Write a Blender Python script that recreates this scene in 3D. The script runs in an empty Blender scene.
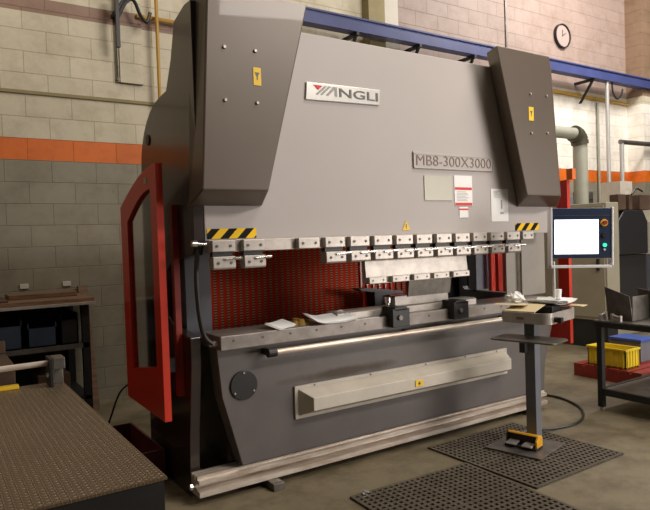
import bpy, bmesh, math, random
from mathutils import Vector, Matrix
random.seed(7)
S = bpy.context.scene
COL = S.collection
OFF = {}

# ------------------------------------------------------------------ materials
def nmat(name, rgb, rough=.5, metal=0.0, noise=.0, nscale=6.0, bump=0.0, bscale=60.0, emit=None, estr=0, rgb2=None, coat=0, stretch=None):
    m = bpy.data.materials.new(name); m.use_nodes = True
    nt = m.node_tree; b = nt.nodes['Principled BSDF']
    b.inputs['Roughness'].default_value = rough
    b.inputs['Metallic'].default_value = metal
    b.inputs['Coat Weight'].default_value = coat
    b.inputs['Base Color'].default_value = (*rgb, 1)
    tc = nt.nodes.new('ShaderNodeTexCoord')
    src = tc.outputs['Object']
    if stretch:
        mp = nt.nodes.new('ShaderNodeMapping'); mp.inputs['Scale'].default_value = stretch
        nt.links.new(src, mp.inputs[0]); src = mp.outputs[0]
    if noise or rgb2:
        n = nt.nodes.new('ShaderNodeTexNoise'); n.inputs['Scale'].default_value = nscale
        n.inputs['Detail'].default_value = 6; n.inputs['Roughness'].default_value = .62
        nt.links.new(src, n.inputs['Vector'])
        r = nt.nodes.new('ShaderNodeValToRGB')
        c2 = rgb2 or tuple(c*(1-noise) for c in rgb)
        r.color_ramp.elements[0].position = .35; r.color_ramp.elements[1].position = .65
        r.color_ramp.elements[0].color = (*c2, 1); r.color_ramp.elements[1].color = (*rgb, 1)
        nt.links.new(n.outputs['Fac'], r.inputs[0]); nt.links.new(r.outputs[0], b.inputs['Base Color'])
    if bump:
        n2 = nt.nodes.new('ShaderNodeTexNoise'); n2.inputs['Scale'].default_value = bscale; n2.inputs['Detail'].default_value = 4
        nt.links.new(src, n2.inputs['Vector'])
        bp = nt.nodes.new('ShaderNodeBump'); bp.inputs['Strength'].default_value = bump; bp.inputs['Distance'].default_value = .01
        nt.links.new(n2.outputs['Fac'], bp.inputs['Height']); nt.links.new(bp.outputs[0], b.inputs['Normal'])
    if emit:
        b.inputs['Emission Color'].default_value = (*emit, 1); b.inputs['Emission Strength'].default_value = estr
    return m

def math_node(nt, op, a, b=None, clamp=False):
    n = nt.nodes.new('ShaderNodeMath'); n.operation = op; n.use_clamp = clamp
    for i, v in enumerate((a, b)):
        if v is None: continue
        if isinstance(v, (int, float)): n.inputs[i].default_value = v
        else: nt.links.new(v, n.inputs[i])
    return n.outputs[0]

def mixc(nt, f, a, b):
    n = nt.nodes.new('ShaderNodeMix'); n.data_type = 'RGBA'
    nt.links.new(f, n.inputs[0])
    for i, v in ((6, a), (7, b)):
        if isinstance(v, tuple): n.inputs[i].default_value = (*v, 1)
        else: nt.links.new(v, n.inputs[i])
    return n.outputs[2]

def wall_material(name, axis):
    """painted concrete block wall: grey below, orange stripe, cream above, upper right tinted pinkish for warm light"""
    m = bpy.data.materials.new(name); m.use_nodes = True
    nt = m.node_tree; b = nt.nodes['Principled BSDF']; b.inputs['Roughness'].default_value = .55
    tc = nt.nodes.new('ShaderNodeTexCoord'); sp = nt.nodes.new('ShaderNodeSeparateXYZ')
    nt.links.new(tc.outputs['Object'], sp.inputs[0])
    u = sp.outputs[axis]; z = sp.outputs[2]
    cb = nt.nodes.new('ShaderNodeCombineXYZ')
    nt.links.new(math_node(nt, 'ADD', u, 40.26), cb.inputs[0])
    nt.links.new(math_node(nt, 'ADD', z, 40*.2025-2.343 + .005), cb.inputs[1])
    br = nt.nodes.new('ShaderNodeTexBrick')
    br.inputs['Scale'].default_value = 1; br.inputs['Brick Width'].default_value = .405; br.inputs['Row Height'].default_value = .2025
    br.inputs['Mortar Size'].default_value = .0045; br.inputs['Mortar Smooth'].default_value = .6
    br.inputs['Color1'].default_value = (1, 1, 1, 1); br.inputs['Color2'].default_value = (.93, .93, .92, 1); br.inputs['Mortar'].default_value = (.68, .65, .58, 1)
    nt.links.new(cb.outputs[0], br.inputs['Vector'])
    n = nt.nodes.new('ShaderNodeTexNoise'); n.inputs['Scale'].default_value = 1.7; n.inputs['Detail'].default_value = 7; n.inputs['Roughness'].default_value = .65
    nt.links.new(tc.outputs['Object'], n.inputs['Vector'])
    lo = mixc(nt, n.outputs['Fac'], (.21, .195, .145), (.33, .30, .235))
    cream = mixc(nt, n.outputs['Fac'], (.55, .50, .38), (.68, .62, .48))
    pink = mixc(nt, n.outputs['Fac'], (.29, .215, .185), (.37, .285, .24))
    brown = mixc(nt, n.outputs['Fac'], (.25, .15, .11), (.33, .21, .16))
    orange = mixc(nt, n.outputs['Fac'], (.66, .135, .009), (.78, .18, .014))
    above = lambda v, t: math_node(nt, 'GREATER_THAN', v, t)
    c = mixc(nt, above(z, 2.343), lo, orange)
    c = mixc(nt, above(z, 2.5455), c, cream)
    if axis == 0:
        right = above(u, 5.33)
        rightup = math_node(nt, 'MULTIPLY', right, above(z, 3.86))
        c = mixc(nt, rightup, c, pink)  # warm light high on the right wall, put into the colour as pink
        col = math_node(nt, 'MULTIPLY', above(u, 10.7), above(z, 3.86)); c = mixc(nt, col, c, (.26, .17, .11))
        lit = math_node(nt, 'MULTIPLY', above(u, 6.0), math_node(nt, 'MULTIPLY', above(z, 2.5455), math_node(nt, 'LESS_THAN', z, 3.72))); c = mixc(nt, lit, c, (.86, .82, .74))  # paler cream paints in the strong light on the right stretch
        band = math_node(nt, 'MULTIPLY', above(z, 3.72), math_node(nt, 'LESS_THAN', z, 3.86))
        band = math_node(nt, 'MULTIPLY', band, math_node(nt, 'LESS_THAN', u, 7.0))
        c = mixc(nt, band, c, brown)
    mul = nt.nodes.new('ShaderNodeMix'); mul.data_type = 'RGBA'; mul.blend_type = 'MULTIPLY'; mul.inputs[0].default_value = 1
    nt.links.new(c, mul.inputs[6]); nt.links.new(br.outputs['Color'], mul.inputs[7])
    # grime
    n3 = nt.nodes.new('ShaderNodeTexNoise'); n3.inputs['Scale'].default_value = 5; n3.inputs['Detail'].default_value = 8; n3.inputs['Roughness'].default_value = .7
    nt.links.new(tc.outputs['Object'], n3.inputs['Vector'])
    r = nt.nodes.new('ShaderNodeValToRGB'); r.color_ramp.elements[0].position = .3; r.color_ramp.elements[1].position = .55
    r.color_ramp.elements[0].color = (.8, .77, .72, 1); r.color_ramp.elements[1].color = (1, 1, 1, 1)
    nt.links.new(n3.outputs['Fac'], r.inputs[0])
    m2 = nt.nodes.new('ShaderNodeMix'); m2.data_type = 'RGBA'; m2.blend_type = 'MULTIPLY'; m2.inputs[0].default_value = 1
    nt.links.new(mul.outputs[2], m2.inputs[6]); nt.links.new(r.outputs[0], m2.inputs[7])
    nt.links.new(m2.outputs[2], b.inputs['Base Color'])
    bp = nt.nodes.new('ShaderNodeBump'); bp.inputs['Strength'].default_value = .5; bp.inputs['Distance'].default_value = .006
    h = math_node(nt, 'ADD', math_node(nt, 'MULTIPLY', br.outputs['Fac'], -1.0), math_node(nt, 'MULTIPLY', n3.outputs['Fac'], .5))
    nt.links.new(h, bp.inputs['Height']); nt.links.new(bp.outputs[0], b.inputs['Normal'])
    return m

def floor_material():
    m = bpy.data.materials.new('worn concrete'); m.use_nodes = True
    nt = m.node_tree; b = nt.nodes['Principled BSDF']
    tc = nt.nodes.new('ShaderNodeTexCoord')
    def nz(s, d=7, r=.62):
        n = nt.nodes.new('ShaderNodeTexNoise'); n.inputs['Scale'].default_value = s; n.inputs['Detail'].default_value = d; n.inputs['Roughness'].default_value = r
        nt.links.new(tc.outputs['Object'], n.inputs['Vector']); return n.outputs['Fac']
    c = mixc(nt, nz(.9), (.135, .112, .068), (.27, .225, .145))
    r = nt.nodes.new('ShaderNodeValToRGB'); r.color_ramp.elements[0].position = .38; r.color_ramp.elements[1].position = .56
    r.color_ramp.elements[0].color = (.6, .57, .52, 1); r.color_ramp.elements[1].color = (1, 1, 1, 1)
    nt.links.new(nz(3.2, 9, .7), r.inputs[0])
    mu = nt.nodes.new('ShaderNodeMix'); mu.data_type = 'RGBA'; mu.blend_type = 'MULTIPLY'; mu.inputs[0].default_value = 1
    nt.links.new(c, mu.inputs[6]); nt.links.new(r.outputs[0], mu.inputs[7])
    nt.links.new(mu.outputs[2], b.inputs['Base Color'])
    rr = nt.nodes.new('ShaderNodeMapRange'); rr.inputs[3].default_value = .38; rr.inputs[4].default_value = .7
    nt.links.new(nz(2.1), rr.inputs[0]); nt.links.new(rr.outputs[0], b.inputs['Roughness'])
    bp = nt.nodes.new('ShaderNodeBump'); bp.inputs['Strength'].default_value = .12; bp.inputs['Distance'].default_value = .01
    nt.links.new(nz(30), bp.inputs['Height']); nt.links.new(bp.outputs[0], b.inputs['Normal'])
    return m

def checker_plate_material():
    """steel tread plate: raised lugs in alternating directions"""
    m = bpy.data.materials.new('tread plate'); m.use_nodes = True
    nt = m.node_tree; b = nt.nodes['Principled BSDF']
    b.inputs['Metallic'].default_value = .6; b.inputs['Roughness'].default_value = .42
    tc = nt.nodes.new('ShaderNodeTexCoord'); sp = nt.nodes.new('ShaderNodeSeparateXYZ'); nt.links.new(tc.outputs['Object'], sp.inputs[0])
    x, y = sp.outputs[0], sp.outputs[1]
    P = .021
    def lug(ox, oy, along_x):
        fx = math_node(nt, 'SUBTRACT', math_node(nt, 'FRACT', math_node(nt, 'ADD', math_node(nt, 'DIVIDE', x, P), 50+ox)), .5)
        fy = math_node(nt, 'SUBTRACT', math_node(nt, 'FRACT', math_node(nt, 'ADD', math_node(nt, 'DIVIDE', y, P), 50+oy)), .5)
        sx, sy = (2.3, 8.0) if along_x else (8.0, 2.3)
        d = math_node(nt, 'ADD', math_node(nt, 'POWER', math_node(nt, 'MULTIPLY', fx, sx), 2.0), math_node(nt, 'POWER', math_node(nt, 'MULTIPLY', fy, sy), 2.0))
        return math_node(nt, 'SUBTRACT', 1.0, d, clamp=True)
    h = math_node(nt, 'MAXIMUM', lug(0, 0, True), lug(.5, .5, False))
    n = nt.nodes.new('ShaderNodeTexNoise'); n.inputs['Scale'].default_value = 2.2; n.inputs['Detail'].default_value = 7
    nt.links.new(tc.outputs['Object'], n.inputs['Vector'])
    base = mixc(nt, n.outputs['Fac'], (.12, .082, .05), (.21, .15, .095))
    c = mixc(nt, h, base, (.34, .28, .20))
    nt.links.new(c, b.inputs['Base Color'])
    bp = nt.nodes.new('ShaderNodeBump'); bp.inputs['Strength'].default_value = .9; bp.inputs['Distance'].default_value = .004
    nt.links.new(h, bp.inputs['Height']); nt.links.new(bp.outputs[0], b.inputs['Normal'])
    return m

def dotted_red_material():
    """red corrugated guard with columns of small tan slots"""
    m = bpy.data.materials.new('slotted red guard'); m.use_nodes = True
    nt = m.node_tree; b = nt.nodes['Principled BSDF']; b.inputs['Roughness'].default_value = .8; b.inputs['Specular IOR Level'].default_value = .15
    tc = nt.nodes.new('ShaderNodeTexCoord'); sp = nt.nodes.new('ShaderNodeSeparateXYZ'); nt.links.new(tc.outputs['Object'], sp.inputs[0])
    x, z = sp.outputs[0], sp.outputs[2]
    fx = math_node(nt, 'ABSOLUTE', math_node(nt, 'SUBTRACT', math_node(nt, 'FRACT', math_node(nt, 'ADD', math_node(nt, 'DIVIDE', x, .052), 50)), .5))
    fz = math_node(nt, 'ABSOLUTE', math_node(nt, 'SUBTRACT', math_node(nt, 'FRACT', math_node(nt, 'ADD', math_node(nt, 'DIVIDE', z, .020), 50)), .5))
    col = math_node(nt, 'LESS_THAN', fx, .2)
    dot = math_node(nt, 'MULTIPLY', col, math_node(nt, 'LESS_THAN', fz, .27))
    c = mixc(nt, col, (.85, .055, .018), (.24, .018, .010))
    c = mixc(nt, dot, c, (.66, .38, .22))
    nt.links.new(c, b.inputs['Base Color'])
    return m

def hazard_material():
    m = bpy.data.materials.new('hazard stripes'); m.use_nodes = True
    nt = m.node_tree; b = nt.nodes['Principled BSDF']; b.inputs['Roughness'].default_value = .8; b.inputs['Specular IOR Level'].default_value = .2
    tc = nt.nodes.new('ShaderNodeTexCoord'); sp = nt.nodes.new('ShaderNodeSeparateXYZ'); nt.links.new(tc.outputs['Object'], sp.inputs[0])
    v = math_node(nt, 'SUBTRACT', sp.outputs[0], sp.outputs[2])
    f = math_node(nt, 'FRACT', math_node(nt, 'ADD', math_node(nt, 'DIVIDE', v, .108), 10.22))
    c = mixc(nt, math_node(nt, 'LESS_THAN', f, .5), (.012, .011, .010), (.95, .60, .03))
    nt.links.new(c, b.inputs['Base Color'])
    return m

def bed_material():
    m = nmat('taupe machine paint', (.145, .128, .124), .38, noise=.22, nscale=1.6)
    nt = m.node_tree; b = nt.nodes['Principled BSDF']
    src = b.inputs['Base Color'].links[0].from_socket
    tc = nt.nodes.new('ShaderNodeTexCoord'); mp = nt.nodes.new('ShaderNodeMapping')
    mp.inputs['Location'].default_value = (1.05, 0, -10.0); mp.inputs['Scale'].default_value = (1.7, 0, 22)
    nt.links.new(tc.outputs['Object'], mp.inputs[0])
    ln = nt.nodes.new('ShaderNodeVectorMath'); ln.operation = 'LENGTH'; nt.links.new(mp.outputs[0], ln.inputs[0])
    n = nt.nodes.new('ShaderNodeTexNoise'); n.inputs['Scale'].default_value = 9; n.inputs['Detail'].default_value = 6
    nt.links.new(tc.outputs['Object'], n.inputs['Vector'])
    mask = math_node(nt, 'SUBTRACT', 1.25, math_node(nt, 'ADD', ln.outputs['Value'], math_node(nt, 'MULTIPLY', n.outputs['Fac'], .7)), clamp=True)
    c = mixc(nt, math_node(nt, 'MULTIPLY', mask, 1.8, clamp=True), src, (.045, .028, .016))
    nt.links.new(c, b.inputs['Base Color'])
    return m

M = {
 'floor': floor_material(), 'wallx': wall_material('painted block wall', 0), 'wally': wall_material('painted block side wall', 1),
 'ram': nmat('warm grey machine paint', (.465, .425, .41), .55, noise=.05, nscale=1.2),
 'cover': nmat('taupe cover paint', (.120, .093, .072), .40, noise=.08, nscale=2.0, metal=.15, coat=.12),
 'frame': nmat('dark brown frame paint', (.040, .028, .024), .24, noise=.15, coat=.15),
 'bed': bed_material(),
 'bluegrey': nmat('blue grey paint', (.16, .17, .20), .5, noise=.15),
 'sidepanel': nmat('beige grey panel paint', (.30, .275, .24), .5, noise=.1),
 'steel': nmat('milled steel', (.52, .475, .43), .38, metal=.35, noise=.25, nscale=14),
 'tablesteel': nmat('worn table steel', (.31, .275, .25), .42, metal=.3, noise=.3, nscale=12),
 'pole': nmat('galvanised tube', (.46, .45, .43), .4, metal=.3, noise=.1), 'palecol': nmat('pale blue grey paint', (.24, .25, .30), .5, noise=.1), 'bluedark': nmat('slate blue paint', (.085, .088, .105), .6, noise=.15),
 'steeld': nmat('dull steel', (.22, .20, .18), .45, metal=.7, noise=.4, nscale=10),
 'rust': nmat('oily steel rail', (.78, .71, .63), .33, metal=.4, rgb2=(.50, .40, .32), nscale=5, stretch=(.8, 4, 4)),
 'bright': nmat('bright steel', (.82, .80, .76), .2, metal=.9),
 'black': nmat('black metal', (.014, .014, .014), .45, noise=.3),
 'blackp': nmat('black plastic', (.02, .02, .021), .4),
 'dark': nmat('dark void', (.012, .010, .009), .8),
 'red': nmat('red enamel', (.62, .035, .013), .38, noise=.12, coat=.3),
 'deepred': nmat('dark red plastic', (.10, .012, .010), .5, noise=.3), 'redd': nmat('dull red paint', (.30, .03, .02), .5, noise=.3),
 'orange': nmat('orange paint', (.75, .17, .03), .45, noise=.1),
 'guard': dotted_red_material(), 'hazard': hazard_material(),
 'yellow': nmat('yellow sticker', (.85, .55, .02), .5), 'pedal': nmat('yellow paint', (.85, .42, .02), .4, noise=.15),
 'crate': nmat('yellow crate plastic', (.80, .62, .03), .45, noise=.12, nscale=9),
 'white': nmat('paper white', (.90, .90, .89), .7, noise=.04), 'cream': nmat('cream paint on cover', (.60, .55, .47), .4, noise=.12, nscale=9, coat=.1),
 'redink': nmat('red ink', (.7, .04, .03), .6), 'grayink': nmat('grey ink', (.35, .34, .33), .6), 'brownink': nmat('engraved brown', (.19, .13, .10), .5),
 'plaque': nmat('silver plaque', (.52, .51, .48), .3, metal=.55, noise=.1), 'plaque2': nmat('etched plate', (.36, .35, .29), .4, metal=.3, noise=.08),
 'letter': nmat('dark letters', (.11, .10, .095), .45),
 'blue': nmat('blue steel paint', (.055, .07, .20), .42, noise=.2, nscale=4), 'navy': nmat('navy panel', (.018, .03, .07), .35, noise=.08),
 'screen': nmat('lit screen', (.8, .85, .95), .3, emit=(.86, .92, 1.0), estr=1.9),
 'green': nmat('lit green button', (.02, .6, .35), .4, emit=(.05, .9, .5), estr=1.0),
 'amber': nmat('amber button ring', (.85, .45, .03), .4), 'silver': nmat('silver trim', (.75, .75, .78), .35, metal=.2),
 'beige': nmat('beige cabinet paint', (.34, .31, .235), .5, noise=.12, nscale=3),
 'duct': nmat('grey green duct', (.36, .36, .29), .5, noise=.12), 'ductd': nmat('dark elbow', (.07, .065, .04), .5, noise=.1),
 'ochre': nmat('ochre gas pipe', (.52, .30, .05), .45, noise=.15), 'olive': nmat('olive column paint', (.28, .23, .10), .6, noise=.15),
 'whitewall': nmat('white trim paint', (.62, .58, .50), .6, noise=.08),
 'wood': nmat('worn plywood', (.22, .12, .065), .6, rgb2=(.10, .055, .03), nscale=5, stretch=(1, 8, 8)),
 'bluebin': nmat('faded blue plastic', (.035, .055, .09), .5, noise=.3), 'brown': nmat('brown carton', (.09, .05, .03), .8, noise=.3),
 'rubber': nmat('black rubber mat', (.105, .085, .06), .5, noise=.3, nscale=8), 'cable': nmat('black cable', (.015, .015, .014), .45),
 'tread': checker_plate_material(), 'manila': nmat('manila folder', (.68, .56, .34), .65, noise=.06), 'rag': nmat('ochre rag', (.42, .24, .05), .9, noise=.35, nscale=20),
 'bluelid': nmat('blue plastic lid', (.05, .10, .38), .45), 'lamp': nmat('lamp face', (1, 1, 1), .5, emit=(1, .93, .82), estr=3),
 'clockface': nmat('pinkish clock face', (.36, .28, .25), .5), 'pinkink': nmat('magenta sign ink', (.75, .10, .25), .5),
 'shade': nmat('reddish brown strip', (.13, .045, .03), .4, noise=.2),
}
g = bpy.data.materials.new('smoked clear plastic'); g.use_nodes = True
pb = g.node_tree.nodes['Principled BSDF']; pb.inputs['Base Color'].default_value = (.75, .72, .72, 1); pb.inputs['Transmission Weight'].default_value = 1
pb.inputs['Roughness'].default_value = .08; pb.inputs['IOR'].default_value = 1.15
M['glass'] = g

# ------------------------------------------------------------------ mesh helpers
class B:
    def __init__(s): s.v = []; s.f = []
    def add(s, vs, fs):
        o = len(s.v); s.v += [Vector(v) for v in vs]; s.f += [tuple(i+o for i in f) for f in fs]; return s
    def box(s, x0, x1, y0, y1, z0, z1):
        return s.add([(x0,y0,z0),(x1,y0,z0),(x1,y1,z0),(x0,y1,z0),(x0,y0,z1),(x1,y0,z1),(x1,y1,z1),(x0,y1,z1)],
                     [(3,2,1,0),(4,5,6,7),(0,1,5,4),(1,2,6,5),(2,3,7,6),(3,0,4,7)])
    def hexa(s, p):   # 8 points, bottom loop then top loop
        return s.add(p, [(3,2,1,0),(4,5,6,7),(0,1,5,4),(1,2,6,5),(2,3,7,6),(3,0,4,7)])
    def prism(s, pts, axis, a, b):
        n = len(pts); f = {'x': lambda p,t:(t,p[0],p[1]), 'y': lambda p,t:(p[0],t,p[1]), 'z': lambda p,t:(p[0],p[1],t)}[axis]
        vs = [f(p,a) for p in pts]+[f(p,b) for p in pts]
        return s.add(vs, [tuple(range(n))[::-1], tuple(range(n,2*n))]+[(i,(i+1)%n,n+(i+1)%n,n+i) for i in range(n)])
    def cyl(s, p, q, r, n=16, r2=None):
        p = Vector(p); q = Vector(q); d = (q-p).normalized(); u = d.orthogonal().normalized(); w = d.cross(u); r2 = r if r2 is None else r2
        vs = [p+(u*math.cos(2*math.pi*i/n)+w*math.sin(2*math.pi*i/n))*r for i in range(n)]+[q+(u*math.cos(2*math.pi*i/n)+w*math.sin(2*math.pi*i/n))*r2 for i in range(n)]
        return s.add(vs, [tuple(range(n))[::-1], tuple(range(n,2*n))]+[(i,(i+1)%n,n+(i+1)%n,n+i) for i in range(n)])
    def tube(s, pts, r, n=8, sub=6):
        P = [Vector(p) for p in pts]; out = []
        for i in range(len(P)-1):
            a = P[max(i-1,0)]; b = P[i]; c = P[i+1]; d = P[min(i+2,len(P)-1)]
            for k in range(sub):
                t = k/sub
                out.append(.5*((2*b)+(c-a)*t+(2*a-5*b+4*c-d)*t*t+(3*b-a-3*c+d)*t**3))
        out.append(P[-1]); vs = []; u = None
        for i, p in enumerate(out):
            d = (out[min(i+1,len(out)-1)]-out[max(i-1,0)]).normalized()
            u = d.orthogonal().normalized() if u is None else (u-d*u.dot(d)).normalized()
            w = d.cross(u); vs += [p+(u*math.cos(2*math.pi*k/n)+w*math.sin(2*math.pi*k/n))*r for k in range(n)]
        m = len(out); fs = [(i*n+k, i*n+(k+1)%n, (i+1)*n+(k+1)%n, (i+1)*n+k) for i in range(m-1) for k in range(n)]
        return s.add(vs, fs+[tuple(range(n))[::-1], tuple(range((m-1)*n, m*n))])
    def ring(s, c, axis, R, r, h, n=40):
        """flat-sided ring round a y axis: outer R, inner r, depth h"""
        vs = []
        for i in range(n):
            a = 2*math.pi*i/n
            for rr, yy in ((R,0),(R,h),(r,h),(r,0)): vs.append((c[0]+rr*math.cos(a), c[1]+yy, c[2]+rr*math.sin(a)))
        return s.add(vs, [(4*i+k, 4*((i+1)%n)+k, 4*((i+1)%n)+(k+1)%4, 4*i+(k+1)%4) for i in range(n) for k in range(4)])
    def move(s, mtx):
        s.v = [mtx @ v for v in s.v]; return s

def obj(name, b, mat, parent=None, bevel=0, smooth=False, label=None, seg=2):
    me = bpy.data.meshes.new(name)
    lo = Vector([min(v[i] for v in b.v) for i in range(3)]); hi = Vector([max(v[i] for v in b.v) for i in range(3)])
    L = Vector(((lo.x+hi.x)/2, (lo.y+hi.y)/2, lo.z))
    me.from_pydata([v-L for v in b.v], [], b.f); me.validate()
    bm = bmesh.new(); bm.from_mesh(me); bmesh.ops.recalc_face_normals(bm, faces=bm.faces); bm.to_mesh(me); bm.free()
    if smooth:
        for p in me.polygons: p.use_smooth = True
        me.set_sharp_from_angle(angle=math.radians(40))
    me.materials.append(M[mat] if isinstance(mat, str) else mat)
    o = bpy.data.objects.new(name, me); COL.objects.link(o)
    OFF[o.name] = L
    if parent is not None:
        o.parent = parent; o.location = L-OFF[parent.name]
    else: o.location = L
    if bevel:
        md = o.modifiers.new('bevel', 'BEVEL'); md.width = bevel; md.segments = seg; md.limit_method = 'ANGLE'; md.angle_limit = math.radians(35)
    if label: o['label'] = label
    return o

def struct(name, b, mat):
    # setting meshes keep their origin at the world origin so that the block courses line up
    me = bpy.data.meshes.new(name); me.from_pydata(b.v, [], b.f)
    bm = bmesh.new(); bm.from_mesh(me); bmesh.ops.recalc_face_normals(bm, faces=bm.faces); bm.to_mesh(me); bm.free()
    me.materials.append(M[mat]); o = bpy.data.objects.new(name, me); COL.objects.link(o); o['kind'] = 'structure'; return o

def tag(o, label, cat, group=None):
    o['label'] = label; o['category'] = cat
    if group: o['group'] = group
    return o

def thing(name, label, cat, loc=(0,0,0), group=None, local=False):
    o = bpy.data.objects.new(name, None); COL.objects.link(o); o.empty_display_size = .1
    o.location = (0,0,0) if local else loc
    OFF[o.name] = Vector((0,0,0)) if local else Vector(loc)
    return tag(o, label, cat, group)

def put(o, loc, rz=0):
    o.location = loc; o.rotation_euler = (0, 0, rz); return o

def text_b(txt, h, x0, x1, z0, y, depth=.002, shear=0, bold=0):
    """text as solid letters standing in a plane of constant y, stretched between x0 and x1"""
    cu = bpy.data.curves.new('t', 'FONT'); cu.body = txt; cu.size = 1; cu.extrude = .001; cu.shear = shear; cu.offset = bold; cu.resolution_u = 3
    ob = bpy.data.objects.new('t', cu); COL.objects.link(ob)
    dg = bpy.context.evaluated_depsgraph_get(); me = bpy.data.meshes.new_from_object(ob.evaluated_get(dg))
    bpy.data.objects.remove(ob); bpy.data.curves.remove(cu)
    xs = [v.co.x for v in me.vertices]; ys = [v.co.y for v in me.vertices]
    a, b_, c, d = min(xs), max(xs), min(ys), max(ys)
    r = B(); vs = [(x0+(v.co.x-a)/(b_-a)*(x1-x0), y+(-depth if v.co.z > 0 else 0), z0+(v.co.y-c)/(d-c)*h) for v in me.vertices]
    r.add(vs, [tuple(p.vertices) for p in me.polygons]); bpy.data.meshes.remove(me)
    return r

# ------------------------------------------------------------------ the setting
struct('floor', B().box(-5, 15, -4, 6.4, -.1, 0), 'floor')
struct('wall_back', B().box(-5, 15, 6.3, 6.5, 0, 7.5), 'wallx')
struct('wall_left', B().box(-5.2, -5, -4, 6.5, 0, 7.5), 'wally')
struct('trim_1', B().box(1.72, 1.95, 6.265, 6.3, 3.15, 7.5), 'wallx')
struct('trim_2', B().box(4.80, 5.06, 6.16, 6.3, 0, 7.5), 'olive')
struct('trim_3', B().box(5.07, 5.33, 6.22, 6.3, 0, 7.5), 'whitewall')
struct('trim_4', B().box(10.72, 11.40, 6.0, 6.3, 0, 7.5), 'wallx')
struct('trim_5', B().box(7.50, 7.53, 6.28, 6.3, 3.8, 7.5), 'steeld')

# blue crane runway along the wall with its brackets
t = thing('crane_rail', 'long blue painted steel rail running high along the block wall', 'rail', (7.5, 6.0, 3.9))
obj('rail_beam', B().prism([(5.93,3.98),(6.07,3.98),(6.07,4.0),(6.01,4.0),(6.01,4.13),(6.07,4.13),(6.07,4.15),(5.93,4.15),(5.93,4.13),(5.95,4.13),(5.95,4.0),(5.93,4.0)], 'x', 2.6, 14), 'blue', t)
obj('wall_channel', B().box(2.6, 14, 6.07, 6.09, 4.03, 4.06), 'black', t)
for bx in (4.45, 5.45, 6.45, 7.4, 9.2, 12.2):
    br = obj('bracket', B().box(bx-.02, bx+.02, 5.93, 6.3, 3.94, 3.98).hexa([(bx-.015,6.19,3.62),(bx+.015,6.19,3.62),(bx+.015,6.23,3.62),(bx-.015,6.23,3.62),(bx-.015,5.96,3.94),(bx+.015,5.96,3.94),(bx+.015,6.0,3.94),(bx-.015,6.0,3.94)]), 'black', t)
obj('hanging_hook', B().tube([(9.75,5.98,3.98),(9.78,5.98,3.8),(9.9,5.98,3.72),(10.02,5.98,3.8),(10.06,5.98,3.9)], .014), 'black', t)

tag(obj('gas_pipe', B().cyl((6.9,6.272,3.80),(13.5,6.272,3.72),.026), 'ochre', smooth=True), 'long ochre yellow pipe running along the right wall below the blue rail', 'pipe')
tag(obj('gas_pipe', B().tube([(1.90,6.24,3.83),(2.2,6.24,3.83),(2.9,6.24,3.83)], .022), 'ochre', smooth=True), 'short ochre pipe running sideways at the top behind the dark hook', 'pipe')
tag(obj('vertical_pipe', B().cyl((2.085,6.18,0),(2.085,6.18,4.6),.018), 'ochre', smooth=True), 'thin ochre pipe dropping straight down the wall left of the big machine', 'pipe')
tag(obj('conduit', B().cyl((1.70,6.27,3.15),(1.70,6.27,4.6),.013).box(1.685,1.715,6.262,6.3,3.17,3.19), 'steeld', smooth=True), 'short dark conduit on the wall under the dark hook bracket', 'pipe')
t = thing('wall_hook', 'dark iron hook bracket high on the wall at upper left', 'hook', (1.72, 6.2, 3.5))
obj('bracket_plate', B().box(1.655,1.69,6.10,6.14,3.45,3.95).box(1.66,1.685,6.14,6.3,3.78,3.82), 'black', t)
obj('hook', B().tube([(1.67,6.12,3.72),(1.76,6.12,3.90),(1.84,6.12,3.93),(1.90,6.12,3.80),(1.96,6.12,3.74),(2.00,6.12,3.84)], .018), 'black', t, smooth=True)
obj('arm', B().tube([(1.67,6.12,3.80),(1.74,6.12,3.93),(1.82,6.12,4.1)], .016), 'black', t)

# long joint ledge strips
tag(obj('cable_trunking', B().box(-4.9, 4.79, 6.285, 6.3, 2.955, 2.985), 'olive'), 'thin olive strip running level along the left wall above the orange stripe', 'trunking')

t = thing('wall_clock', 'round wall clock with black rim on the upper right wall', 'clock', (8.86, 6.25, 4.5))
obj('case', B().ring((8.86,6.25,4.70),'y',.195,.178,.05), 'black', t, smooth=True)
obj('face', B().cyl((8.86,6.27,4.70),(8.86,6.3,4.70),.185,40), 'clockface', t)
obj('clock_hand', B().box(8.855,8.865,6.262,6.268,4.69,4.80), 'steeld', t)
obj('clock_hand', B().hexa([(8.85,6.262,4.692),(8.95,6.262,4.752),(8.95,6.268,4.752),(8.85,6.268,4.692),(8.844,6.262,4.704),(8.944,6.262,4.764),(8.944,6.268,4.764),(8.844,6.268,4.704)]), 'steeld', t)

# ------------------------------------------------------------------ the press brake
PB = thing('press_brake', 'large grey and taupe hydraulic press brake standing in the middle', 'machine', (2.9, 3.9, 0))
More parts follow.
